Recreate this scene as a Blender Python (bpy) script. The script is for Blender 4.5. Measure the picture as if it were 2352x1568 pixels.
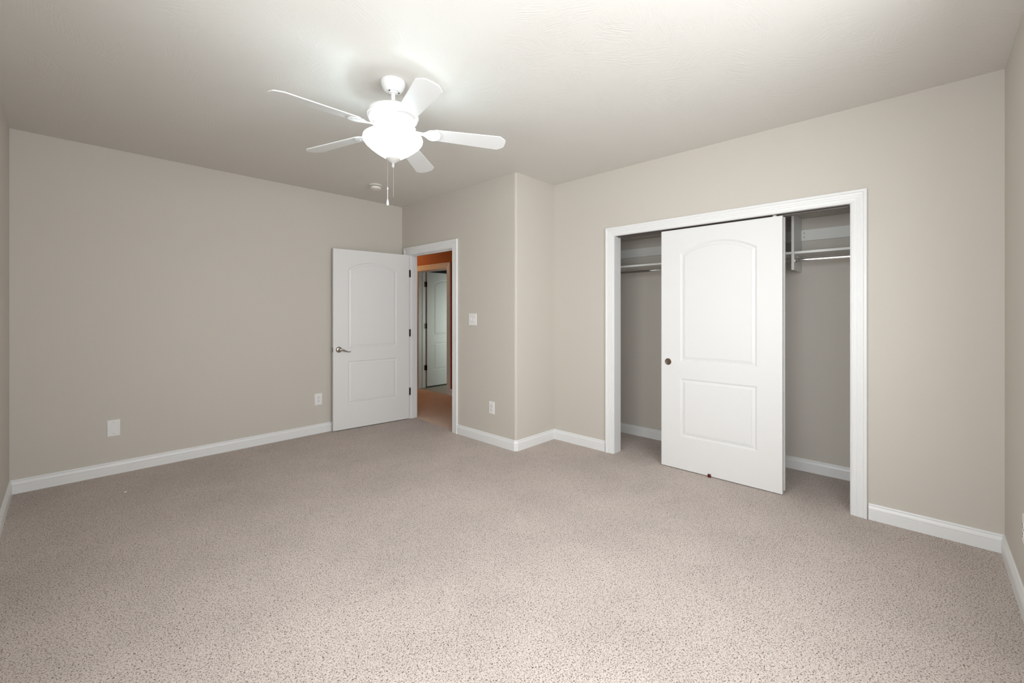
import bpy, bmesh, math, random
from math import sin, cos, pi, radians, sqrt, atan2
from mathutils import Vector, Matrix
from mathutils.geometry import tessellate_polygon

random.seed(4)
for o in list(bpy.data.objects):
    bpy.data.objects.remove(o, do_unlink=True)
sc = bpy.context.scene
col = sc.collection

# ------------------------------------------------------------------ camera
CAM_H = 1.3116
YAW = 43.733
cd = bpy.data.cameras.new('camera'); cam = bpy.data.objects.new('camera', cd); col.objects.link(cam)
cam.location = (0, 0, CAM_H)
cam.rotation_euler = (radians(90), 0, radians(YAW - 90))
cd.sensor_width = 36; cd.lens = 989.13 / 2352 * 36
cd.shift_x = 0.0; cd.shift_y = -66.17 / 2352
cd.clip_start = 0.02; cd.clip_end = 100
sc.camera = cam

# ------------------------------------------------------------------ view
sc.view_settings.view_transform = 'Standard'
sc.view_settings.look = 'None'
sc.view_settings.gamma = 1
sc.view_settings.use_curve_mapping = False
sc.view_settings.exposure = 0.0

# ------------------------------------------------------------------ world: overcast daylight outside the window
w = bpy.data.worlds.new('sky'); sc.world = w; w.use_nodes = True
w.node_tree.nodes['Background'].inputs[0].default_value = (0.80, 0.88, 1.0, 1)
w.node_tree.nodes['Background'].inputs[1].default_value = 1.0

# room dimensions (metres)
H = 2.64
Y1, X2, Y3, X4, Y5, X0 = 4.765, 2.9717, 2.7919, 3.5543, -0.3182, -0.262
T = 0.115
XB = 4.26          # back wall of the closet
ZC = 2.09          # closet ceiling
XH = 4.27          # far wall of the hall
WIN = (-0.15, 1.75, 0.95, 2.15)   # window in the wall behind the camera: y0,y1,z0,z1

WIN_ADDED = (0.30, 2.30, 0.95, 2.15)   # added unseen window for more fill light, right wall, x0,x1,z0,z1

# ------------------------------------------------------------------ lights
def area(name, loc, rot, sx, sy, power, color, spread=180):
    l = bpy.data.lights.new(name, 'AREA'); l.shape = 'RECTANGLE'; l.size = sx; l.size_y = sy
    l.energy = power; l.color = color; l.spread = radians(spread)
    o = bpy.data.objects.new(name, l); col.objects.link(o); o.location = loc; o.rotation_euler = rot
    return o
def point(name, loc, power, color, r=0.03):
    l = bpy.data.lights.new(name, 'POINT'); l.energy = power; l.color = color; l.shadow_soft_size = r
    o = bpy.data.objects.new(name, l); col.objects.link(o); o.location = loc
    return o
# daylight through the window of the near wall
area('daylight_window', (X0 - T - 0.12, (WIN[0] + WIN[1]) / 2, (WIN[2] + WIN[3]) / 2), (0, radians(-90 + 14), 0),
     WIN[3] - WIN[2], WIN[1] - WIN[0], 72, (0.95, 0.985, 1.0))
area('added_fill_right', ((WIN_ADDED[0] + WIN_ADDED[1]) / 2, Y5 - T - 0.12, (WIN_ADDED[2] + WIN_ADDED[3]) / 2), (radians(90 - 14), 0, 0),
     WIN_ADDED[1] - WIN_ADDED[0], WIN_ADDED[3] - WIN_ADDED[2], 86, (0.945, 0.98, 1.0))  # fill light outside the added right window
FAN = (1.3188, 2.209)
for k in range(3):
    a = radians(40 + 120 * k)
    point('fan_bulb_light', (FAN[0] + 0.085 * cos(a), FAN[1] + 0.085 * sin(a), 2.325), 2.0, (0.70, 0.93, 1.0), 0.012)
# hall lamp and daylight in the far room
point('hall_lamp_light', (3.70, 7.05, 2.35), 16, (1.0, 0.55, 0.22), 0.08)
area('daylight_far_room', (5.45, 4.95, 1.15), (radians(84), 0, radians(-12)), 0.7, 1.2, 13, (0.86, 1.0, 0.90), 130)

# ------------------------------------------------------------------ materials
def lin(c):
    return tuple((v / 12.92 if v <= 0.04045 else ((v + 0.055) / 1.055) ** 2.4) for v in c)
def mat(name, color, rough=0.5, metal=0.0, spec=0.5):
    m = bpy.data.materials.new(name); m.use_nodes = True
    b = m.node_tree.nodes['Principled BSDF']
    b.inputs['Base Color'].default_value = (*color, 1)
    b.inputs['Roughness'].default_value = rough
    b.inputs['Metallic'].default_value = metal
    b.inputs['Specular IOR Level'].default_value = spec
    return m
def nd(m, t, **kw):
    n = m.node_tree.nodes.new(t)
    for k, v in kw.items(): setattr(n, k, v)
    return n
def lk(m, a, b): m.node_tree.links.new(a, b)
def bump_noise(m, scale, strength, dist, detail=3, distort=0.0):
    tc = nd(m, 'ShaderNodeTexCoord'); n = nd(m, 'ShaderNodeTexNoise')
    n.inputs['Scale'].default_value = scale; n.inputs['Detail'].default_value = detail
    n.inputs['Distortion'].default_value = distort
    lk(m, tc.outputs['Object'], n.inputs['Vector'])
    b = nd(m, 'ShaderNodeBump'); b.inputs['Strength'].default_value = strength; b.inputs['Distance'].default_value = dist
    lk(m, n.outputs['Fac'], b.inputs['Height']); lk(m, b.outputs['Normal'], m.node_tree.nodes['Principled BSDF'].inputs['Normal'])
    return n
M = {}
M['wall'] = mat('wall_paint', (0.590, 0.548, 0.492), 0.62, spec=0.35); bump_noise(M['wall'], 260, 0.10, 0.002)
M['hallpaint'] = mat('terracotta_paint', (0.37, 0.085, 0.009), 0.6, spec=0.3); bump_noise(M['hallpaint'], 260, 0.1, 0.002)
M['bath_shade'] = mat('unlit_room_shade', (0.03, 0.03, 0.035), 0.8)  # darkness of the unlit far room put into its surface colour
M['trim'] = mat('white_trim_paint', (0.80, 0.80, 0.795), 0.35, spec=0.5)
M['door'] = mat('white_door_paint', (0.77, 0.765, 0.755), 0.42, spec=0.45); bump_noise(M['door'], 500, 0.04, 0.001)
M['plate'] = mat('white_plastic', (0.82, 0.81, 0.80), 0.30)
M['melamine'] = mat('grey_white_melamine', (0.74, 0.735, 0.705), 0.45); bump_noise(M['melamine'], 400, 0.05, 0.001)
M['chrome'] = mat('chrome', (0.82, 0.82, 0.82), 0.12, 1.0)
M['nickel'] = mat('brushed_nickel', (0.42, 0.38, 0.34), 0.25, 1.0)
M['bronze'] = mat('dark_bronze', (0.09, 0.07, 0.055), 0.35, 1.0)
M['hinge'] = mat('aged_nickel_hinge', (0.24, 0.21, 0.18), 0.3, 1.0)
M['pull'] = mat('antique_nickel', (0.26, 0.21, 0.16), 0.35, 1.0)
M['slot'] = mat('dark_slot', (0.02, 0.02, 0.02), 0.6)
M['screw'] = mat('screw_grey', (0.35, 0.34, 0.33), 0.4)
M['fan'] = mat('white_fan_enamel', (0.80, 0.80, 0.79), 0.30)
M['finial'] = mat('shade_grey_finial', (0.50, 0.485, 0.46), 0.45)  # shade on the finial put into its grey colour
M['blade'] = mat('white_blade_laminate', (0.74, 0.74, 0.73), 0.38)
M['fob'] = mat('white_ceramic', (0.88, 0.88, 0.87), 0.2)
M['detector'] = mat('ivory_plastic', (0.74, 0.71, 0.65), 0.45)
M['red'] = mat('dark_red_plastic', (0.10, 0.008, 0.006), 0.4)
M['alu'] = mat('aluminium_track', (0.16, 0.14, 0.125), 0.5, 0.6)

# ceiling: hand-stomped plaster swirls
m = M['ceiling'] = mat('textured_ceiling_paint', (0.70, 0.675, 0.635), 0.7, spec=0.25)
tc = nd(m, 'ShaderNodeTexCoord')
def stomp(scale, off, sx, sy):
    """one layer of brush stomps: strokes turned a different way in every cell, fading at its rim"""
    mp = nd(m, 'ShaderNodeMapping'); mp.inputs['Location'].default_value = off
    lk(m, tc.outputs['Object'], mp.inputs['Vector'])
    vo = nd(m, 'ShaderNodeTexVoronoi', voronoi_dimensions='2D'); vo.inputs['Scale'].default_value = scale
    lk(m, mp.outputs['Vector'], vo.inputs['Vector'])
    sep = nd(m, 'ShaderNodeSeparateColor'); lk(m, vo.outputs['Color'], sep.inputs['Color'])
    an = nd(m, 'ShaderNodeMath', operation='MULTIPLY'); an.inputs[1].default_value = 6.28; lk(m, sep.outputs[0], an.inputs[0])
    wn_ = nd(m, 'ShaderNodeTexNoise'); wn_.inputs['Scale'].default_value = 5.0; wn_.inputs['Detail'].default_value = 1
    lk(m, mp.outputs['Vector'], wn_.inputs['Vector'])
    wa = nd(m, 'ShaderNodeMath', operation='MULTIPLY_ADD'); wa.inputs[1].default_value = 2.2
    lk(m, wn_.outputs['Fac'], wa.inputs[0]); lk(m, an.outputs[0], wa.inputs[2])
    sub = nd(m, 'ShaderNodeVectorMath', operation='SUBTRACT'); lk(m, mp.outputs['Vector'], sub.inputs[0]); lk(m, vo.outputs['Position'], sub.inputs[1])
    ro = nd(m, 'ShaderNodeVectorRotate', rotation_type='Z_AXIS'); lk(m, sub.outputs[0], ro.inputs['Vector']); lk(m, an.outputs[0], ro.inputs['Angle'])
    sc_ = nd(m, 'ShaderNodeVectorMath', operation='MULTIPLY'); sc_.inputs[1].default_value = (sx, sy, 1); lk(m, ro.outputs[0], sc_.inputs[0])
    ad = nd(m, 'ShaderNodeVectorMath', operation='ADD'); lk(m, sc_.outputs[0], ad.inputs[0])
    of = nd(m, 'ShaderNodeVectorMath', operation='SCALE'); of.inputs['Scale'].default_value = 40; lk(m, vo.outputs['Color'], of.inputs[0]); lk(m, of.outputs[0], ad.inputs[1])
    n2 = nd(m, 'ShaderNodeTexNoise'); n2.inputs['Scale'].default_value = 1.0; n2.inputs['Detail'].default_value = 3; n2.inputs['Roughness'].default_value = 0.6; n2.inputs['Distortion'].default_value = 0.4
    lk(m, ad.outputs[0], n2.inputs['Vector'])
    fade = nd(m, 'ShaderNodeMapRange', interpolation_type='SMOOTHSTEP'); fade.inputs['From Min'].default_value = 0.58; fade.inputs['From Max'].default_value = 0.12
    lk(m, vo.outputs['Distance'], fade.inputs['Value'])
    ce = nd(m, 'ShaderNodeMath', operation='SUBTRACT'); ce.inputs[1].default_value = 0.5; lk(m, n2.outputs['Fac'], ce.inputs[0])
    mm = nd(m, 'ShaderNodeMath', operation='MULTIPLY'); lk(m, ce.outputs[0], mm.inputs[0]); lk(m, fade.outputs[0], mm.inputs[1])
    return mm
A_ = stomp(3.6, (0.3, 0.1, 0), 11, 95); B_ = stomp(4.6, (3.7, 1.9, 0), 14, 120); C_ = stomp(4.1, (7.1, 5.3, 0), 12, 105)
ad1 = nd(m, 'ShaderNodeMath', operation='ADD'); lk(m, A_.outputs[0], ad1.inputs[0]); lk(m, B_.outputs[0], ad1.inputs[1])
mm = nd(m, 'ShaderNodeMath', operation='ADD'); lk(m, ad1.outputs[0], mm.inputs[0]); lk(m, C_.outputs[0], mm.inputs[1])
bp = nd(m, 'ShaderNodeBump'); bp.inputs['Strength'].default_value = 0.4; bp.inputs['Distance'].default_value = 0.005
lk(m, mm.outputs[0], bp.inputs['Height']); lk(m, bp.outputs['Normal'], m.node_tree.nodes['Principled BSDF'].inputs['Normal'])

# carpet: flecked cut pile
def carpet(name, light, mid, dark, k=1.0):
    m = mat(name, light, 0.95, spec=0.1)
    B = m.node_tree.nodes['Principled BSDF']
    B.inputs['Sheen Weight'].default_value = 0.15; B.inputs['Sheen Roughness'].default_value = 0.6
    tc = nd(m, 'ShaderNodeTexCoord')
    def noise(s, d, dist=0.0, r=0.5):
        n = nd(m, 'ShaderNodeTexNoise'); n.inputs['Scale'].default_value = s; n.inputs['Detail'].default_value = d
        n.inputs['Distortion'].default_value = dist; n.inputs['Roughness'].default_value = r
        lk(m, tc.outputs['Object'], n.inputs['Vector']); return n
    a = noise(190, 3, 0.7, 0.65)      # flecks
    r = nd(m, 'ShaderNodeValToRGB')
    e = r.color_ramp.elements
    e[0].position = 0.352; e[0].color = (*dark, 1)
    e[1].position = 0.472; e[1].color = (*light, 1)
    x = e.new(0.415); x.color = (*mid, 1)
    x = e.new(0.62); x.color = tuple(min(1, c * 1.10) for c in light) + (1,)
    lk(m, a.outputs['Fac'], r.inputs['Fac'])
    b = noise(1.8, 5, 0.3, 0.6)           # nap of the pile, trodden areas
    rb = nd(m, 'ShaderNodeMapRange'); rb.inputs['From Min'].default_value = 0.3; rb.inputs['From Max'].default_value = 0.7
    rb.inputs['To Min'].default_value = 0.89; rb.inputs['To Max'].default_value = 1.05
    lk(m, b.outputs['Fac'], rb.inputs['Value'])
    mu = nd(m, 'ShaderNodeVectorMath', operation='SCALE'); lk(m, r.outputs['Color'], mu.inputs[0]); lk(m, rb.outputs[0], mu.inputs['Scale'])
    lk(m, mu.outputs[0], B.inputs['Base Color'])
    c = noise(300, 3, 0.5)
    bp = nd(m, 'ShaderNodeBump'); bp.inputs['Strength'].default_value = 0.9; bp.inputs['Distance'].default_value = 0.008
    add = nd(m, 'ShaderNodeMath', operation='ADD'); lk(m, a.outputs['Fac'], add.inputs[0]); lk(m, c.outputs['Fac'], add.inputs[1])
    lk(m, add.outputs[0], bp.inputs['Height']); lk(m, bp.outputs['Normal'], B.inputs['Normal'])
    return m
M['carpet'] = carpet('beige_flecked_carpet', (0.80, 0.695, 0.632), (0.40, 0.31, 0.255), (0.070, 0.045, 0.035))
M['hallfloor'] = mat('tan_hall_carpet', (0.66, 0.52, 0.42), 0.9, spec=0.1); bump_noise(M['hallfloor'], 200, 0.3, 0.004)

m = M['tile'] = mat('stone_tile', (0.40, 0.37, 0.31), 0.4)
tc = nd(m, 'ShaderNodeTexCoord'); br = nd(m, 'ShaderNodeTexBrick'); br.offset = 0.0
br.inputs['Scale'].default_value = 1.0; br.inputs['Brick Width'].default_value = 0.33; br.inputs['Row Height'].default_value = 0.33; br.inputs['Mortar Size'].default_value = 0.006
br.inputs['Color1'].default_value = (0.42, 0.39, 0.32, 1); br.inputs['Color2'].default_value = (0.36, 0.33, 0.27, 1); br.inputs['Mortar'].default_value = (0.2, 0.19, 0.16, 1)
lk(m, tc.outputs['Object'], br.inputs['Vector']); lk(m, br.outputs['Color'], m.node_tree.nodes['Principled BSDF'].inputs['Base Color'])

m = M['bowl'] = mat('lit_alabaster_glass', (0.9, 0.9, 0.88), 0.3)
B = m.node_tree.nodes['Principled BSDF']
tc = nd(m, 'ShaderNodeTexCoord'); nz = nd(m, 'ShaderNodeTexNoise'); nz.inputs['Scale'].default_value = 22; nz.inputs['Detail'].default_value = 4; nz.inputs['Distortion'].default_value = 1.5
lk(m, tc.outputs['Object'], nz.inputs['Vector'])
cr = nd(m, 'ShaderNodeValToRGB'); cr.color_ramp.elements[0].position = 0.3; cr.color_ramp.elements[0].color = (0.80, 0.92, 0.90, 1); cr.color_ramp.elements[1].position = 0.5; cr.color_ramp.elements[1].color = (1, 1, 0.99, 1)
lk(m, nz.outputs['Fac'], cr.inputs['Fac']); lk(m, cr.outputs['Color'], B.inputs['Emission Color'])
B.inputs['Emission Strength'].default_value = 1.35

m = M['glass'] = bpy.data.materials.new('window_glass'); m.use_nodes = True
nt = m.node_tree; nt.nodes.remove(nt.nodes['Principled BSDF'])
tr = nd(m, 'ShaderNodeBsdfTransparent'); gl = nd(m, 'ShaderNodeBsdfGlossy'); gl.inputs['Roughness'].default_value = 0.02
mi = nd(m, 'ShaderNodeMixShader'); mi.inputs[0].default_value = 0.06
lk(m, tr.outputs[0], mi.inputs[1]); lk(m, gl.outputs[0], mi.inputs[2]); lk(m, mi.outputs[0], nt.nodes['Material Output'].inputs['Surface'])

# ------------------------------------------------------------------ mesh helpers
class MB:
    def __init__(s): s.v = []; s.f = []
    def add(s, vs, fs):
        n = len(s.v); s.v += [tuple(v) for v in vs]; s.f += [tuple(i + n for i in f) for f in fs]; return s
    def box(s, x0, x1, y0, y1, z0, z1):
        v = [(x, y, z) for z in (z0, z1) for y in (y0, y1) for x in (x0, x1)]
        return s.add(v, [(0, 2, 3, 1), (4, 5, 7, 6), (0, 1, 5, 4), (2, 6, 7, 3), (0, 4, 6, 2), (1, 3, 7, 5)])
    def prism(s, pts, z0, z1):
        n = len(pts)
        v = [(x, y, z0) for x, y in pts] + [(x, y, z1) for x, y in pts]
        f = [(i, (i + 1) % n, n + (i + 1) % n, n + i) for i in range(n)]
        return s.add(v, f + [tuple(reversed(range(n))), tuple(range(n, 2 * n))])
    def lathe(s, prof, n=48, c=(0, 0), cap=True):
        """prof: list of (r, z) around the z axis"""
        vs = []; fs = []
        for r, z in prof:
            vs += [(c[0] + r * cos(2 * pi * k / n), c[1] + r * sin(2 * pi * k / n), z) for k in range(n)]
        for i in range(len(prof) - 1):
            for k in range(n):
                a = i * n + k; b = i * n + (k + 1) % n
                fs.append((a, b, b + n, a + n))
        if cap:
            fs.append(tuple(reversed(range(n)))); L = (len(prof) - 1) * n; fs.append(tuple(range(L, L + n)))
        return s.add(vs, fs)
    def tube(s, pts, rad, n=12):
        pts = [Vector(p) for p in pts]; rad = rad if isinstance(rad, (list, tuple)) else [rad] * len(pts)
        vs = []; fs = []
        up = Vector((0, 0, 1))
        t0 = (pts[1] - pts[0]).normalized()
        if abs(t0.dot(up)) > 0.9: up = Vector((1, 0, 0))
        for i, p in enumerate(pts):
            t = (pts[min(i + 1, len(pts) - 1)] - pts[max(i - 1, 0)]).normalized()
            a = t.cross(up).normalized(); b = a.cross(t)
            r = rad[i]; rx, ry = r if isinstance(r, tuple) else (r, r)
            vs += [tuple(p + a * rx * cos(2 * pi * k / n) + b * ry * sin(2 * pi * k / n)) for k in range(n)]
        for i in range(len(pts) - 1):
            for k in range(n):
                a = i * n + k; b = i * n + (k + 1) % n
                fs.append((a, b, b + n, a + n))
        fs.append(tuple(range(n))); L = (len(pts) - 1) * n; fs.append(tuple(range(L, L + n)))
        return s.add(vs, fs)
    def build(s, name, m, parent=None, loc=None, rot=None, smooth=False, bevel=0.0):
        me = bpy.data.meshes.new(name); me.from_pydata(s.v, [], s.f)
        bm = bmesh.new(); bm.from_mesh(me); bmesh.ops.recalc_face_normals(bm, faces=bm.faces)
        bm.to_mesh(me); bm.free()
        me.materials.append(m)
        o = bpy.data.objects.new(name, me); col.objects.link(o)
        if parent: o.parent = parent
        if loc: o.location = loc
        if rot: o.rotation_euler = rot
        if smooth:
            me.shade_smooth()
            try: me.set_sharp_from_angle(angle=radians(35))
            except Exception: pass
        if bevel:
            b = o.modifiers.new('bevel', 'BEVEL'); b.width = bevel; b.segments = 2; b.limit_method = 'ANGLE'
        return o
def empty(name, loc, rz=0, label=None, cat=None, group=None, kind=None):
    o = bpy.data.objects.new(name, None); col.objects.link(o); o.empty_display_size = 0.05
    o.location = loc; o.rotation_euler = (0, 0, rz)
    return tag(o, label, cat, group, kind)
def tag(o, label=None, cat=None, group=None, kind=None):
    if label: o['label'] = label
    if cat: o['category'] = cat
    if group: o['group'] = group
    if kind: o['kind'] = kind
    return o
def struct(o, label=None, cat=None): return tag(o, label, cat, None, 'structure')
def copy_tree(o, parent=None):
    c = o.copy(); col.objects.link(c); c.parent = parent
    for ch in list(o.children): copy_tree(ch, c)
    return c

# ------------------------------------------------------------------ shell
struct(MB().prism([(X0 - T, Y5 - T), (XB + T, Y5 - T), (XB + T, Y3 + T), (X2 + 0.065, Y3 + T), (X2 + 0.065, Y1 + T), (X0 - T, Y1 + T)], -0.10, 0.0).build('floor', M['carpet']), 'beige flecked cut pile carpet of the bedroom and closet', 'floor')
struct(MB().prism([(X0 - T, Y5 - T), (XB + T, Y5 - T), (XB + T, Y3 + T), (X2 + T, Y3 + T), (X2 + T, Y1 + T), (X0 - T, Y1 + T)], H, H + 0.1).build('ceiling', M['ceiling']), 'off white hand textured bedroom ceiling', 'ceiling')
HY = 7.8
# left wall
struct(MB().box(X0 - T, X2, Y1, Y1 + T, 0, H).build('wall_left', M['wall']), 'long plain beige wall behind the open bedroom door', 'wall')
# back wall with the hall doorway
DY0, DY1, DZ = 3.738, 4.622, 2.035
struct(MB().box(X2, X2 + T, DY1, HY, 0, H).box(X2, X2 + T, Y3 + 0.02, DY0, 0, H).box(X2, X2 + T, DY0, DY1, DZ, H)
       .build('wall_back', M['wall']), 'beige wall around the hall doorway', 'wall')
# return wall with bullnose outer corner
R_ = 0.02
arc = [(X2 + R_ - R_ * cos(a), Y3 + R_ - R_ * sin(a)) for a in [pi / 2 * k / 8 for k in range(9)]]
struct(MB().prism(arc + [(XB + T, Y3), (XB + T, Y3 + T), (X2 + T, Y3 + T), (X2 + T, Y3 + R_)], 0, H).build('wall_return', M['wall'], smooth=True), 'narrow beige return wall with rounded outer corner', 'wall')
# closet wall
CY0, CY1, CZ = 0.342, 2.089, 2.028
struct(MB().box(X4, X4 + T, Y5, CY0, 0, H).box(X4, X4 + T, CY1, Y3, 0, H).box(X4, X4 + T, CY0, CY1, CZ, H)
       .build('wall_closet', M['wall']), 'beige wall around the closet opening', 'wall')
a0, a1, b0, b1 = WIN_ADDED
struct(MB().box(X0 - T, a0, Y5 - T, Y5, 0, H).box(a1, XB + T, Y5 - T, Y5, 0, H).box(a0, a1, Y5 - T, Y5, 0, b0).box(a0, a1, Y5 - T, Y5, b1, H).build('wall_right', M['wall']), 'beige wall at the right edge', 'wall')
y0, y1, z0, z1 = WIN
struct(MB().box(X0 - T, X0, Y5, y0, 0, H).box(X0 - T, X0, y1, Y1, 0, H).box(X0 - T, X0, y0, y1, 0, z0).box(X0 - T, X0, y0, y1, z1, H)
       .build('wall_near', M['wall']), 'beige window wall at the left edge', 'wall')
struct(MB().box(XB, XB + T, Y5, Y3, 0, H).build('wall_closet_back', M['wall']), 'shaded beige wall at the back of the closet', 'wall')
struct(MB().box(X4 + T, XB, Y5, Y3, ZC, ZC + 0.05).build('ceiling_closet', M['wall']), 'low closet ceiling', 'ceiling')
# windows (outside the picture, they light the room; the right one is added as fill)
for wnm, wloc, wrz, hw, hz in (('window_1', (X0 - T / 2, (y0 + y1) / 2, z0), 0, (y1 - y0) / 2, z1 - z0),
                               ('window_2_added', ((a0 + a1) / 2, Y5 - T / 2, b0), radians(90), (a1 - a0) / 2, b1 - b0)):
    wn = struct(empty(wnm, wloc, wrz), 'white framed window', 'window')
    f = MB().box(-0.05, 0.05, -hw, -hw + 0.05, 0, hz).box(-0.05, 0.05, hw - 0.05, hw, 0, hz).box(-0.05, 0.05, -hw, hw, 0, 0.05).box(-0.05, 0.05, -hw, hw, hz - 0.05, hz).box(-0.03, 0.03, -0.02, 0.02, 0, hz)
    f.build('window_frame', M['trim'], wn)
    MB().box(-0.004, 0.004, -hw + 0.05, hw - 0.05, 0.05, hz - 0.05).build('window_pane', M['glass'], wn)

# hall and far room
FY0, FY1, FT = 5.520, 6.335, 0.145
struct(MB().box(X2 + T, XH, Y3 + T, HY, -0.10, -0.001).box(X2 + 0.065, X2 + T, DY0, DY1, -0.1, -0.001).build('floor_hall', M['hallfloor']), 'tan hall floor beyond the doorway', 'floor')
struct(MB().box(X2 + T, XH, Y3 + T, HY, H, H + 0.1).build('ceiling_hall', M['ceiling']), 'hall ceiling', 'ceiling')
struct(MB().box(XH, XH + FT, FY1, HY, 0, H).box(XH, XH + FT, Y3 + T, FY0, 0, H).box(XH, XH + FT, FY0, FY1, DZ, H)
       .build('wall_hall_far', M['hallpaint']), 'orange painted hall wall above the far door', 'wall')
struct(MB().box(X2, XH + FT, HY, HY + T, 0, H).build('wall_hall_end', M['hallpaint']), 'end wall of the hall', 'wall')
XF = 6.6
struct(MB().box(XH + FT * 0.6, XF, 4.3, HY, -0.10, -0.002).box(XH, XH + FT * 0.6, FY0, FY1, -0.10, -0.002).build('floor_far_room', M['tile']), 'grey stone tile floor of the far room', 'floor')
struct(MB().box(XH + FT, XF, 4.3, HY, H, H + 0.1).build('ceiling_far_room', M['bath_shade']), 'ceiling of the far room with its unlit darkness painted in', 'ceiling')
struct(MB().box(XF, XF + T, 4.3, HY, 0, H).box(XH + FT, XF, HY, HY + T, 0, H).box(XH + FT, XF, 4.3 - T, 4.3, 0, H).build('wall_far_room', M['bath_shade']), 'walls of the far room with their unlit darkness painted in', 'wall')

# ------------------------------------------------------------------ trim
CASE = [(0.0, 0.0), (0.0, 0.009), (0.003, 0.0115), (0.008, 0.0118), (0.0095, 0.009), (0.012, 0.009), (0.014, 0.0115), (0.030, 0.0130), (0.0315, 0.0113),
        (0.0345, 0.0113), (0.036, 0.0135), (0.046, 0.0145), (0.0475, 0.0128), (0.050, 0.0128), (0.0515, 0.0150), (0.062, 0.0162), (0.0635, 0.0148), (0.066, 0.0148),
        (0.068, 0.018), (0.072, 0.0205), (0.082, 0.0210), (0.086, 0.0195), (0.088, 0.016), (0.088, 0.0)]
def casing(name, fmap, a0, a1, zt, prof=CASE, left=True, right=True):
    """U shaped mitred casing; fmap(a, z, d) gives the world point"""
    mb = MB(); n = len(prof); vs = []
    corners = [lambda u: (a0 - u, 0.0), lambda u: (a0 - u, zt + u), lambda u: (a1 + u, zt + u), lambda u: (a1 + u, 0.0)]
    for c in corners:
        for u, d in prof:
            a, z = c(u); vs.append(fmap(a, z, d))
    fs = [(j * n + i, j * n + i + 1, (j + 1) * n + i + 1, (j + 1) * n + i) for j in range(3) for i in range(n - 1)]
    fs += [tuple(range(n)), tuple(range(3 * n, 4 * n))]
    mb.add(vs, fs)
    return mb.build(name, M['trim'])
def jamb(name, x0, x1, y0, y1, zt, t=0.012, m=None, stop=None):
    mb = MB().box(x0, x1, y0 - 0.004, y0 + t, 0, zt - t).box(x0, x1, y1 - t, y1 + 0.004, 0, zt - t).box(x0, x1, y0 - 0.004, y1 + 0.004, zt - t, zt + 0.004)
    o = mb.build(name, m or M['trim'])
    return o
# hall doorway: jamb with stop, casing on both sides
t_ = 0.014
struct(jamb('trim_1', X2 - 0.001, X2 + T + 0.001, DY0, DY1, DZ, t_), 'white door jamb of the hall doorway', 'door frame')
sx0, sx1 = X2 + 0.038, X2 + 0.073
so = MB().box(sx0, sx1, DY1 - t_ - 0.010, DY1 - t_, 0, DZ - t_ - 0.010).box(sx0, sx1, DY0 + t_, DY0 + t_ + 0.010, 0, DZ - t_ - 0.010).box(sx0, sx1, DY0 + t_, DY1 - t_, DZ - t_ - 0.010, DZ - t_)
so.build('door_stop', M['trim'], None)
so_o = bpy.data.objects['door_stop']; so_o.parent = bpy.data.objects['trim_1']
struct(casing('trim_2', lambda a, z, d: (X2 - d, a, z), DY0 + 0.005, DY1 - 0.005, DZ - 0.008), 'white moulded casing around the hall doorway', 'door casing')
struct(casing('trim_3', lambda a, z, d: (X2 + T + d, a, z), DY0 + 0.005, DY1 - 0.005, DZ - 0.008), 'hall side casing of the bedroom doorway', 'door casing')
# closet opening
struct(jamb('trim_4', X4 - 0.001, X4 + T + 0.001, CY0, CY1, CZ, 0.006), 'white jamb boards inside the closet opening', 'door frame')
struct(casing('trim_5', lambda a, z, d: (X4 - d, a, z), CY0 + 0.001, CY1 - 0.001, CZ - 0.005, [(u * 0.082 / 0.088, d) for u, d in CASE]), 'wide white moulded casing around the closet opening', 'door casing')
# far doorway
struct(jamb('trim_6', XH - 0.001, XH + FT + 0.001, FY0, FY1, DZ, t_), 'jamb of the far doorway across the hall', 'door frame')
MB().box(XH + 0.07, XH + 0.105, FY1 - t_ - 0.010, FY1 - t_, 0, DZ - t_ - 0.010).box(XH + 0.07, XH + 0.105, FY0 + t_, FY1 - t_, DZ - t_ - 0.01, DZ - t_).build('door_stop', M['trim'], bpy.data.objects['trim_6'])
struct(casing('trim_7', lambda a, z, d: (XH - d, a, z), FY0 + 0.005, FY1 - 0.005, DZ - 0.008), 'casing around the far doorway across the hall', 'door casing')

BASE = [(0.0, 0.0), (0.0140, 0.0), (0.0140, 0.0585), (0.0125, 0.060), (0.0125, 0.0615), (0.0145, 0.064), (0.0145, 0.068), (0.0130, 0.075), (0.0100, 0.083),
        (0.0085, 0.0865), (0.0068, 0.087), (0.0068, 0.0885), (0.0085, 0.0905), (0.0085, 0.0945), (0.0070, 0.0985), (0.0040, 0.1005), (0.0, 0.101)]
def offset_pts(pts, d):
    """polyline offset to its left by d, mitred"""
    out = []
    P = [Vector(p) for p in pts]; n = len(P)
    for i in range(n):
        dirs = []
        if i > 0: dirs.append((P[i] - P[i - 1]).normalized())
        if i < n - 1: dirs.append((P[i + 1] - P[i]).normalized())
        ns = [Vector((-q.y, q.x)) for q in dirs]
        if len(ns) == 1: out.append(P[i] + ns[0] * d)
        else:
            b = (ns[0] + ns[1]).normalized(); out.append(P[i] + b * d / b.dot(ns[0]))
    return out
def baseboards(pts, names, zoff=0.0):
    offs = [(offset_pts(pts, d), z) for d, z in BASE]
    n = len(BASE)
    for j, nm in enumerate(names):
        if nm is None: continue
        vs = []
        for k in (j, j + 1):
            for o, z in offs: vs.append((o[k].x, o[k].y, z + zoff))
        fs = [(i, i + 1, n + i + 1, n + i) for i in range(n - 1)] + [tuple(range(n)), tuple(range(n, 2 * n))]
        name, lab = nm
        struct(MB().add(vs, fs).build(name, M['trim']), lab, 'baseboard')
CO = CASE[-1][0]
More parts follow.
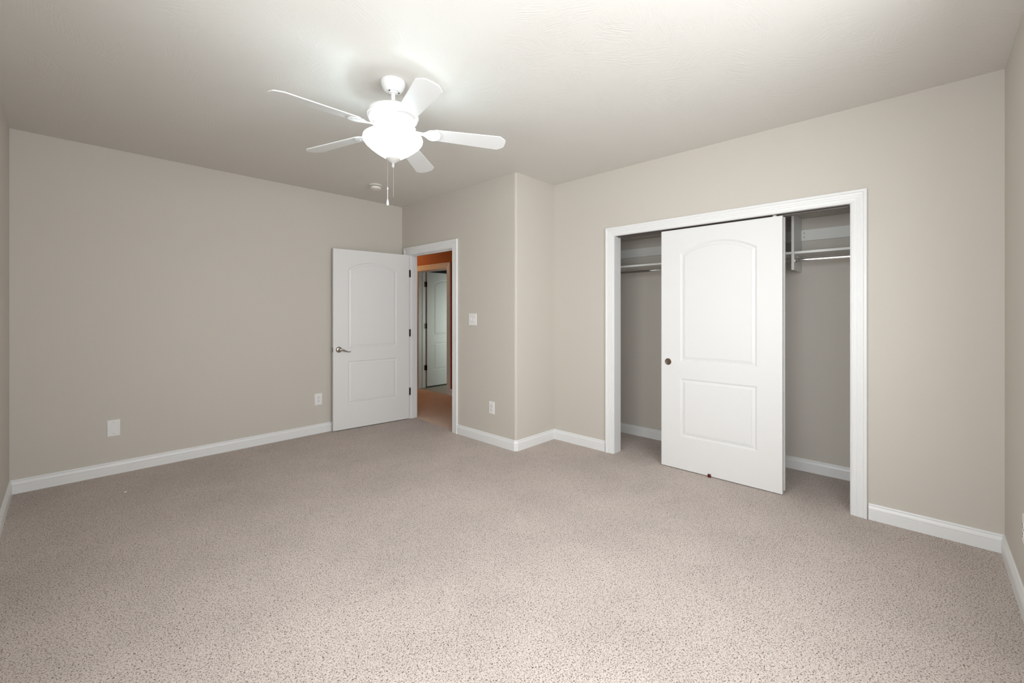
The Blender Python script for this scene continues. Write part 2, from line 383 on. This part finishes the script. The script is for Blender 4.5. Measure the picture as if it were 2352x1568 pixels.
# room on the left of the walking direction (counter-clockwise seen from above)
ch = 0.019
baseboards([(X4, CY1 + CO - 0.001), (X4, Y3), (X2 + ch, Y3), (X2, Y3 + ch), (X2, DY0 + 0.005 - CO)],
           [('baseboard_closet_left', 'short white baseboard left of the closet casing'), ('baseboard_return', 'white baseboard on the narrow return wall'),
            ('baseboard_corner', 'chamfered white baseboard block on the outer corner'), ('baseboard_back', 'white baseboard right of the hall doorway')])
baseboards([(X2, DY1 - 0.005 + CO), (X2, Y1), (X0, Y1), (X0, Y5), (X4, Y5), (X4, CY0 + 0.001 - CO)],
           [('baseboard_back_left', 'scrap of baseboard behind the open door'), ('baseboard_left', 'long white baseboard along the left wall'), ('baseboard_near', 'white baseboard at the lower left edge'),
            ('baseboard_right', 'white baseboard at the lower right edge'), ('baseboard_closet_right', 'white baseboard right of the closet casing')])
baseboards([(XB, Y5 + 0.02), (XB, Y3 - 0.02)], [('baseboard_closet_back', 'white baseboard inside the closet')])
baseboards([(XH, Y3 + T), (XH, FY0 + 0.005 - CO)], [('baseboard_hall', 'baseboard of the hall wall right of the far doorway')])

# ------------------------------------------------------------------ panel doors
PROF = [(0.0, 0.0), (0.003, 0.0022), (0.008, 0.0030), (0.0095, 0.0068), (0.0125, 0.0075), (0.0350, 0.0030), (0.0362, 0.0044), (0.0385, 0.0044), (0.0395, 0.0020)]
def panel_contours(w, stile, z0, zs, arch, zt):
    """contour as function of inset s; zs spring (arch) or top"""
    out = []
    xL, xR = stile, w - stile
    if arch:
        half = (xR - xL) / 2; rise = zt - zs; R = (half * half + rise * rise) / (2 * rise); xc = (xL + xR) / 2; zc = zt - R
    for s, d in PROF:
        d = d * 1.35
        if not arch:
            out.append([(xL + s, z0 + s, d), (xR - s, z0 + s, d), (xR - s, zs - s, d), (xL + s, zs - s, d)])
        else:
            r = R - s; h = half - s
            a = math.asin(h / r)
            pts = [(xL + s, z0 + s, d), (xR - s, z0 + s, d)]
            N = 28
            for k in range(N + 1):
                an = a - 2 * a * k / N
                pts.append((xc + r * sin(an), zc + r * cos(an), d))
            out.append(pts)
    return out
def door_leaf(w, h, t, stile=0.163, zb=(0.275, 0.757), zu=(0.900, 1.797, 1.882)):
    mb = MB()
    cons = [panel_contours(w, stile, zb[0], zb[1], False, 0), panel_contours(w, stile, zu[0], zu[1], True, zu[2])]
    e = 0.0015
    def side(flip):
        def P(x, z, d): return (x, t - d, z) if flip else (x, d, z)
        outer = [(e, e, 0), (w - e, e, 0), (w - e, h - e, 0), (e, h - e, 0)]
        loops = [outer] + [c[0] for c in cons]
        tess = tessellate_polygon([[Vector((p[0], p[1], 0)) for p in l] for l in loops])
        flat = [p for l in loops for p in l]
        mb.add([P(x, z, d) for x, z, d in flat], [tuple(tr) for tr in tess])
        for c in cons:
            for i in range(len(c) - 1):
                A, Bq = c[i], c[i + 1]; n = len(A)
                mb.add([P(*p) for p in A] + [P(*p) for p in Bq], [(k, (k + 1) % n, n + (k + 1) % n, n + k) for k in range(n)])
            L = c[-1]
            mb.add([P(*p) for p in L], [tuple(range(len(L)))])
        mb.add([P(0, 0, e), P(w, 0, e), P(w, h, e), P(0, h, e)] + [P(*p) for p in outer], [(k, (k + 1) % 4, 4 + (k + 1) % 4, 4 + k) for k in range(4)])
    side(False); side(True)
    mb.add([(0, e, 0), (w, e, 0), (w, e, h), (0, e, h), (0, t - e, 0), (w, t - e, 0), (w, t - e, h), (0, t - e, h)], [(k, (k + 1) % 4, 4 + (k + 1) % 4, 4 + k) for k in range(4)])
    return mb
def weld(o):
    bm = bmesh.new(); bm.from_mesh(o.data); bmesh.ops.remove_doubles(bm, verts=bm.verts, dist=1e-5)
    bmesh.ops.recalc_face_normals(bm, faces=bm.faces); bm.to_mesh(o.data); bm.free()

LW, LH, LT = 0.908, 2.011, 0.035
ang = radians(174)
A = Vector((2.962, 4.590)); Bp = A + Vector((cos(ang), sin(ang))) * LW
d1 = struct(empty('door_1', (Bp.x, Bp.y, 0.009), ang - pi), 'white two panel arched bedroom door standing open against the left wall', 'door')
leaf = door_leaf(LW, LH, LT).build('door_leaf', M['door'], d1); weld(leaf)
# lever handle (on the visible face) : local x to the hinge, -y to the viewer
hx, hzz = 0.060, 0.893
mb = MB(); mb.lathe([(0.0005, -0.014), (0.012, -0.0135), (0.022, -0.0120), (0.030, -0.008), (0.0325, -0.004), (0.033, 0.0)], 40)
mb.lathe([(0.012, -0.042), (0.0125, -0.012)], 24)
hb = mb.build('handle_rose', M['nickel'], d1, (hx, 0, hzz), (radians(-90) + pi, 0, 0), smooth=True)
hb.rotation_euler = (radians(-90), 0, 0)
# the rose's axis z must point to +y (into the door) -> profile z negative sticks out to -y
pts = [(hx - 0.004, -0.040, hzz + 0.002), (hx + 0.012, -0.046, hzz + 0.001), (hx + 0.030, -0.049, hzz - 0.004), (hx + 0.052, -0.048, hzz - 0.013), (hx + 0.072, -0.046, hzz - 0.021), (hx + 0.092, -0.044, hzz - 0.026), (hx + 0.112, -0.041, hzz - 0.026), (hx + 0.122, -0.039, hzz - 0.023)]
MB().tube(pts, [(0.011, 0.012), (0.010, 0.012), (0.008, 0.0105), (0.006, 0.008), (0.005, 0.006), (0.005, 0.005), (0.005, 0.004), (0.003, 0.002)], 14).build('lever', M['nickel'], d1, smooth=True)
MB().box(-0.0015, 0.002, 0.005, 0.030, hzz - 0.028, hzz + 0.028).build('latch_plate', M['nickel'], d1)
MB().box(-0.012, 0.0, 0.010, 0.024, hzz - 0.012, hzz + 0.012).build('latch_bolt', M['hinge'], d1, bevel=0.003)
for z in (1.795, 1.062, 0.338):
    # hinge leaf on the jamb plus knuckle
    hg = MB().box(LW + 0.010, LW + 0.040, -0.0010, 0.0012, z - 0.045, z + 0.045)
    o = MB().box(0, 0.004, -0.030, 0.0, -0.045, 0.045).tube([(0.001, 0.002, -0.045), (0.001, 0.002, 0.045)], 0.0055, 12).build('hinge', M['hinge'], d1, (LW + 0.004, 0.030, z - 0.009))
# hinge leaves screwed to the jamb
for z in (1.795, 1.062, 0.338):
    MB().box(X2 + 0.006, X2 + 0.024, DY1 - t_ - 0.0025, DY1 - t_ + 0.001, z - 0.045, z + 0.045).build('hinge_leaf', M['hinge'], bpy.data.objects['trim_1'])

# closet sliding doors
SW, SH = 0.903, 2.003
d2 = struct(empty('door_2', (3.574, 1.637, 0.006), radians(-90)), 'white arched two panel sliding closet door in front of its twin', 'sliding door')
sl = door_leaf(SW, SH, 0.034, 0.165).build('door_leaf', M['door'], d2); weld(sl)
px_, pz_ = 0.060, 0.889
MB().lathe([(0.0005, -0.0006), (0.019, -0.0007), (0.0225, -0.0014), (0.0238, -0.0028), (0.0262, -0.0030), (0.028, -0.0014), (0.028, 0.001)], 40).build('finger_pull', M['pull'], d2, (px_, 0.0, pz_), (radians(-90), 0, 0), smooth=True)
MB().lathe([(0.0015, -0.004), (0.013, -0.004), (0.015, -0.002), (0.015, 0.002), (0.013, 0.004), (0.0015, 0.004)], 28).build('roller_hanger', M['chrome'], d2, (0.852, 0.012, SH + 0.0005), (radians(90), 0, 0), smooth=True)
d3 = struct(empty('door_3', (3.616, 1.632, 0.022), radians(-90)), 'rear sliding closet door almost hidden behind the front one', 'sliding door')
sl3 = door_leaf(SW, SH - 0.02, 0.034, 0.165).build('door_leaf', M['door'], d3); weld(sl3)
tr = MB()
zt = CZ - 0.006
tr.box(3.566, 3.655, 0.36, 2.07, zt - 0.003, zt - 0.0005)
for x in (3.6105, 3.652): tr.box(x, x + 0.0018, 0.36, 2.07, zt - 0.010, zt - 0.0005)
struct(tr.build('trim_8', M['alu']), 'double metal track under the closet header', 'door track')

# far door across the hall
d4 = struct(empty('door_4', (XH + FT + 0.012, 6.292, 0.018), 0.0), 'pale greenish door standing open in the far room', 'door')
fl = door_leaf(0.80, 2.005, LT, 0.14).build('door_leaf', M['door'], d4); weld(fl)
for z in (1.79, 1.06, 0.33):
    MB().box(-0.006, 0.0, 0.0, 0.030, -0.045, 0.045).box(-0.042, -0.006, 0.024, 0.028, -0.045, 0.045).build('hinge', M['bronze'], d4, (0, 0, z))

# ------------------------------------------------------------------ closet fittings
PY = 0.744   # partition centre
SXF = 3.96
cs = empty('closet_shelving', (XB, PY, 1.65), 0, 'grey white closet shelf unit with upright divider and wall rails', 'closet shelving')
def cpart(mb, name, m):
    o = mb.build(name, m, cs, bevel=0.0008); o.matrix_parent_inverse = Matrix.Translation((-XB, -PY, -1.65)); return o
cpart(MB().box(SXF, XB - 0.001, PY - 0.009, PY + 0.009, 1.647, ZC - 0.001), 'divider', M['melamine'])
ZS = 1.781
cpart(MB().box(SXF + 0.001, XB - 0.001, PY + 0.0095, Y3 - 0.002, ZS - 0.009, ZS + 0.009), 'shelf', M['melamine'])
cpart(MB().box(SXF + 0.001, XB - 0.001, Y5 + 0.002, PY - 0.0095, ZS - 0.009, ZS + 0.009), 'shelf', M['melamine'])
for a, b in ((PY + 0.0095, Y3 - 0.002), (Y5 + 0.002, PY - 0.0095)):
    cpart(MB().box(XB - 0.019, XB - 0.001, a, b, 1.904, 1.994), 'wall_rail', M['melamine'])
for dy in (0.016, 0.040):
    for z in (1.925, 1.965):
        pass
for z in (1.935, 1.968): cpart(MB().box(XB - 0.021, XB - 0.0185, PY - 0.032, PY - 0.026, z - 0.003, z + 0.003), 'screw', M['slot'])
cpart(MB().box(XB - 0.024, XB - 0.019, PY - 0.013, PY - 0.0095, 1.918, 1.985), 'angle_bracket', M['melamine'])
RX, RZ = 3.985, 1.724
def rod(y0, y1, lab):
    r = empty('closet_rod', (RX, y0, RZ), 0, lab, 'closet rod', 'chrome hanging rods')
    n = 20; prof = [(0.0075 * cos(2 * pi * k / n), 0.0125 * sin(2 * pi * k / n)) for k in range(n)]
    vs = [(x, 0, z) for x, z in prof] + [(x, y1 - y0, z) for x, z in prof]
    MB().add(vs, [(k, (k + 1) % n, n + (k + 1) % n, n + k) for k in range(n)] + [tuple(range(n)), tuple(range(n, 2 * n))]).build('rod', M['chrome'], r, smooth=True)
    for yy, sg in ((0.0, 1), (y1 - y0, -1)):
        MB().box(-0.016, 0.016, min(0, sg * 0.004), max(0, sg * 0.004), -0.018, 0.038).box(-0.011, 0.011, min(0, sg * 0.018), max(0, sg * 0.018), -0.0155, -0.0125).box(-0.011, -0.0085, min(0, sg * 0.018), max(0, sg * 0.018), -0.015, 0.006).build('rod_bracket', M['chrome'], r, (0, yy, 0))
    return r
rod(PY + 0.0095, Y3 - 0.002, 'chrome closet rod seen left of the sliding door')
rod(Y5 + 0.002, PY - 0.0095, 'chrome closet rod right of the upright divider')

# ------------------------------------------------------------------ wall plates
def plate(w, h):
    e = 0.004; d = 0.006
    o = [(-w / 2, -h / 2), (w / 2, -h / 2), (w / 2, h / 2), (-w / 2, h / 2)]
    i = [(-w / 2 + e, -h / 2 + e), (w / 2 - e, -h / 2 + e), (w / 2 - e, h / 2 - e), (-w / 2 + e, h / 2 - e)]
    vs = [(x, 0, z) for x, z in o] + [(x, -d + 0.0025, z) for x, z in o] + [(x, -d, z) for x, z in i]
    fs = [(k, (k + 1) % 4, 4 + (k + 1) % 4, 4 + k) for k in range(4)] + [(4 + k, 4 + (k + 1) % 4, 8 + (k + 1) % 4, 8 + k) for k in range(4)] + [(8, 9, 10, 11), (3, 2, 1, 0)]
    return MB().add(vs, fs)
def screw_mb(x, z, d=-0.006, r=0.003):
    return MB().add([(x + r * cos(a * pi / 5), d - 0.0008, z + r * sin(a * pi / 5)) for a in range(10)] + [(x + r * cos(a * pi / 5), d + 0.001, z + r * sin(a * pi / 5)) for a in range(10)],
                    [tuple(range(10))] + [(k, (k + 1) % 10, 10 + (k + 1) % 10, 10 + k) for k in range(10)])
def outlet(loc, rz, lab, group='duplex outlets'):
    r = empty('wall_outlet', loc, rz, lab, 'outlet', group)
    plate(0.079, 0.124).build('cover_plate', M['plate'], r)
    for s in (1, -1):
        zc = s * 0.0205
        n = 24; pts = []
        for k in range(n):
            a = 2 * pi * k / n; x = 0.0172 * cos(a); z = 0.0172 * sin(a); z = max(-0.0145, min(0.0145, z)); pts.append((x, z + zc))
        rc = MB().add([(x, -0.0085, z) for x, z in pts] + [(x, -0.004, z) for x, z in pts], [tuple(range(n))] + [(k, (k + 1) % n, n + (k + 1) % n, n + k) for k in range(n)]).build('receptacle', M['plate'], r)
        MB().box(-0.0080, -0.0052, -0.0092, -0.0080, zc + 0.0005, zc + 0.0095).box(0.0052, 0.0080, -0.0092, -0.0080, zc + 0.0015, zc + 0.0085).box(-0.0028, 0.0028, -0.0092, -0.0080, zc - 0.0105, zc - 0.0050).build('slots', M['slot'], rc)
    screw_mb(0, 0).build('screw', M['screw'], r)
    return r
outlet((1.930, Y1, 0.370), 0, 'white duplex outlet on the left wall beside the open door')
outlet((X2, 3.122, 0.363), radians(-90), 'white duplex outlet low on the wall below the light switch')
outlet((2.884, Y5, 0.368), radians(180), 'outlet plate on the right wall at the picture edge')
bl = empty('blank_plate', (0.291, Y1, 0.374), 0, 'plain white blank wall plate low on the left wall', 'wall plate')
plate(0.078, 0.132).build('cover_plate', M['plate'], bl)
for z in (0.046, -0.046): screw_mb(0, z).build('screw', M['screw'], bl)
sw = empty('light_switch', (X2, 3.410, 1.242), radians(-90), 'white two gang light switch beside the hall doorway', 'light switch')
plate(0.120, 0.124).build('cover_plate', M['plate'], sw)
for x, up in ((-0.023, 1), (0.023, -1)):
    MB().add([(x - 0.005, -0.006, -0.012), (x + 0.005, -0.006, -0.012), (x + 0.005, -0.006, 0.012), (x - 0.005, -0.006, 0.012),
              (x - 0.004, -0.013, up * 0.010 - 0.004), (x + 0.004, -0.013, up * 0.010 - 0.004), (x + 0.004, -0.013, up * 0.010 + 0.004), (x - 0.004, -0.013, up * 0.010 + 0.004)],
             [(0, 1, 5, 4), (1, 2, 6, 5), (2, 3, 7, 6), (3, 0, 4, 7), (4, 5, 6, 7)]).build('toggle', M['plate'], sw)
    for z in (0.030, -0.030): screw_mb(x, z, r=0.0028).build('screw', M['screw'], sw)

# ------------------------------------------------------------------ smoke detector
sd = empty('smoke_detector', (2.262, 4.130, H), 0, 'round ivory smoke detector on the ceiling beyond the fan', 'smoke detector')
MB().lathe([(0.0005, 0.0), (0.066, 0.0), (0.067, -0.004), (0.064, -0.012), (0.058, -0.0135), (0.0005, -0.0135)], 48, cap=False).build('mounting_base', M['detector'], sd, smooth=True)
MB().lathe([(0.050, -0.0135), (0.053, -0.0165), (0.0555, -0.018), (0.056, -0.034), (0.052, -0.043), (0.040, -0.046), (0.036, -0.044), (0.026, -0.044), (0.022, -0.0465), (0.0005, -0.047)], 48, cap=False).build('cover', M['detector'], sd, smooth=True)
MB().lathe([(0.0552, -0.0135), (0.0552, -0.0172)], 48).build('vent_gap', M['slot'], sd)

# ------------------------------------------------------------------ ceiling fan
fx, fy = FAN
fan = empty('ceiling_fan', (fx, fy, H), 0, 'white five blade ceiling fan with a glowing glass bowl light and pull chains', 'ceiling fan')
def L(prof): return [(r, z - H) for r, z in prof]
MB().lathe(L([(0.0005, 2.6395), (0.068, 2.6395), (0.069, 2.632), (0.067, 2.620), (0.058, 2.598), (0.046, 2.582), (0.040, 2.578), (0.026, 2.578), (0.024, 2.572), (0.016, 2.570), (0.0005, 2.570)]), 56, cap=False).build('canopy', M['fan'], fan, smooth=True)
for a in (200, 320):
    x, y = 0.033 * cos(radians(a)), 0.033 * sin(radians(a))
    MB().lathe([(0.004, 2.5745 - H), (0.004, 2.579 - H)], 10, (x, y)).build('canopy_screw', M['slot'], fan)
MB().lathe(L([(0.0115, 2.575), (0.0115, 2.480)]), 24).build('downrod', M['fan'], fan, smooth=True)
MB().lathe(L([(0.0005, 2.498), (0.020, 2.498), (0.024, 2.486), (0.060, 2.484), (0.108, 2.480), (0.130, 2.473), (0.139, 2.464), (0.141, 2.454), (0.141, 2.444), (0.144, 2.442), (0.144, 2.436), (0.141, 2.434),
              (0.136, 2.417), (0.118, 2.397), (0.090, 2.388), (0.066, 2.384), (0.0005, 2.384)]), 64, cap=False).build('motor_housing', M['fan'], fan, smooth=True)
MB().lathe(L([(0.0005, 2.385), (0.052, 2.385), (0.054, 2.378), (0.054, 2.350), (0.050, 2.344), (0.030, 2.342), (0.012, 2.340), (0.012, 2.205), (0.0005, 2.205)]), 40, cap=False).build('switch_housing', M['fan'], fan, smooth=True)
# bowl
bow = L([(0.158, 2.322), (0.165, 2.319), (0.168, 2.308), (0.165, 2.294), (0.151, 2.275), (0.126, 2.253), (0.098, 2.232), (0.070, 2.214), (0.050, 2.202), (0.030, 2.196), (0.012, 2.195)])
MB().lathe(bow + [(r - 0.005 if r > 0.02 else r, z + 0.004) for r, z in reversed(bow)], 64, cap=False).build('glass_bowl', M['bowl'], fan, smooth=True)
MB().lathe(L([(0.0005, 2.197), (0.040, 2.197), (0.0405, 2.193), (0.037, 2.188), (0.030, 2.181), (0.020, 2.176), (0.012, 2.172), (0.010, 2.170), (0.007, 2.169), (0.0065, 2.164), (0.0085, 2.160), (0.0085, 2.157), (0.006, 2.154), (0.006, 2.149), (0.004, 2.146), (0.0005, 2.146)]), 36, cap=False).build('finial', M['finial'], fan, smooth=True)
# pull chains
M['chain'] = mat('chain_metal', (0.45, 0.42, 0.38), 0.4, 0.6)
def chain(x, y, zt, zb, fob):
    c = MB().tube([(x, y, zt - H), (x, y, zb - H)], 0.0009, 8).build('pull_chain', M['chain'], fan, smooth=True)
    if fob:
        MB().lathe([(0.0005, zb - H + 0.002), (0.0022, zb - H), (0.0032, zb - H - 0.006), (0.0024, zb - H - 0.012), (0.0014, zb - H - 0.016), (0.0014, zb - H - 0.066), (0.0030, zb - H - 0.070), (0.0062, zb - H - 0.084), (0.0072, zb - H - 0.094), (0.0055, zb - H - 0.102), (0.0005, zb - H - 0.103)], 20, (x, y), cap=False).build('pull_fob', M['fob'], c, smooth=True)
th = radians(YAW)
rx_, ry_ = sin(th), -cos(th)
chain(-0.028 * rx_ - 0.012 * cos(th), -0.028 * ry_ - 0.012 * sin(th), 2.184, 2.029, True)
chain(0.001 * rx_, 0.001 * ry_, 2.147, 1.975, False)
# blades
def blade_mesh():
    # outline in the blade plane: x outwards, y across
    r0, r1 = 0.215, 0.655
    def half(x):
        return 0.050 + (0.066 - 0.050) * min(1, (x - r0) / 0.36)
    pts = []
    pts += [(r0, -0.030), (r0 + 0.010, -0.044), (r0 + 0.03, -half(r0 + 0.03)), (r1 - 0.05, -half(r1 - 0.05)), (r1 - 0.038, -0.066), (r1 - 0.006, -0.040), (r1, -0.030), (r1 + 0.002, 0.0)]
    pts += [(x, -y) for x, y in reversed(pts[:-1])]
    mb = MB(); mb.prism(pts, -0.003, 0.003); return mb
BM_ = blade_mesh(); 
irn = MB()
def iron():
    mb = MB()
    out = [(0.095, 0.014), (0.150, 0.012), (0.172, 0.014), (0.190, 0.030), (0.205, 0.046), (0.225, 0.052), (0.245, 0.046), (0.262, 0.030), (0.270, 0.012)]
    pts = [(x, -y) for x, y in out] + [(x, y) for x, y in reversed(out)]
    n = len(pts)
    def dz(x): return 0.030 * max(0, min(1, (0.19 - x) / 0.09)) ** 1.3
    vs = [(x, y, -0.007 + dz(x) * 0.4) for x, y in pts] + [(x, y, -0.003 + dz(x) * 0.4) for x, y in pts]
    mb.add(vs, [(i, (i + 1) % n, n + (i + 1) % n, n + i) for i in range(n)] + [tuple(range(n)), tuple(range(n, 2 * n))])
    mb.box(0.075, 0.125, -0.012, 0.012, 0.0, 0.024)
    return mb
protob = None
PITCH = -12
for k in range(5):
    a = radians(182 + 72 * k)
    if k == 0:
        b = BM_.build('blade', M['blade'], fan, bevel=0.002); b.name = 'blade'
        ib = iron().build('blade_iron', M['fan'], b, bevel=0.001)
        for (sx, sy) in ((0.205, 0.025), (0.205, -0.025), (0.245, 0.0)):
            MB().lathe([(0.0045, -0.0085), (0.0045, -0.006)], 12, (sx, sy)).build('iron_screw', M['fan'], b)
        protob = b
    else:
        b = copy_tree(protob, fan)
    b.location = (0, 0, 2.362 - H)
    b.rotation_mode = 'XYZ'
    Mx = Matrix.Rotation(a, 4, 'Z') @ Matrix.Rotation(radians(2.2), 4, 'Y') @ Matrix.Rotation(radians(PITCH), 4, 'X')
    b.rotation_euler = Mx.to_euler()

# ------------------------------------------------------------------ small things on the floor
gd = tag(MB().box(-0.006, 0.006, -0.012, 0.012, 0.0, 0.026).build('floor_guide', M['red'], loc=(3.564, 1.236, 0.0), bevel=0.003), 'small dark red floor guide at the foot of the sliding door', 'door guide')
tag(MB().add([(-0.010, -0.004, 0.004), (0.008, -0.006, 0.002), (0.012, 0.004, 0.005), (-0.006, 0.006, 0.003), (0, 0, 0.008)], [(0, 1, 4), (1, 2, 4), (2, 3, 4), (3, 0, 4), (3, 2, 1, 0)]).build('paper_scrap', M['plate'], loc=(0.318, 4.209, 0.0)), 'tiny white paper scrap on the carpet near the left wall', 'scrap')
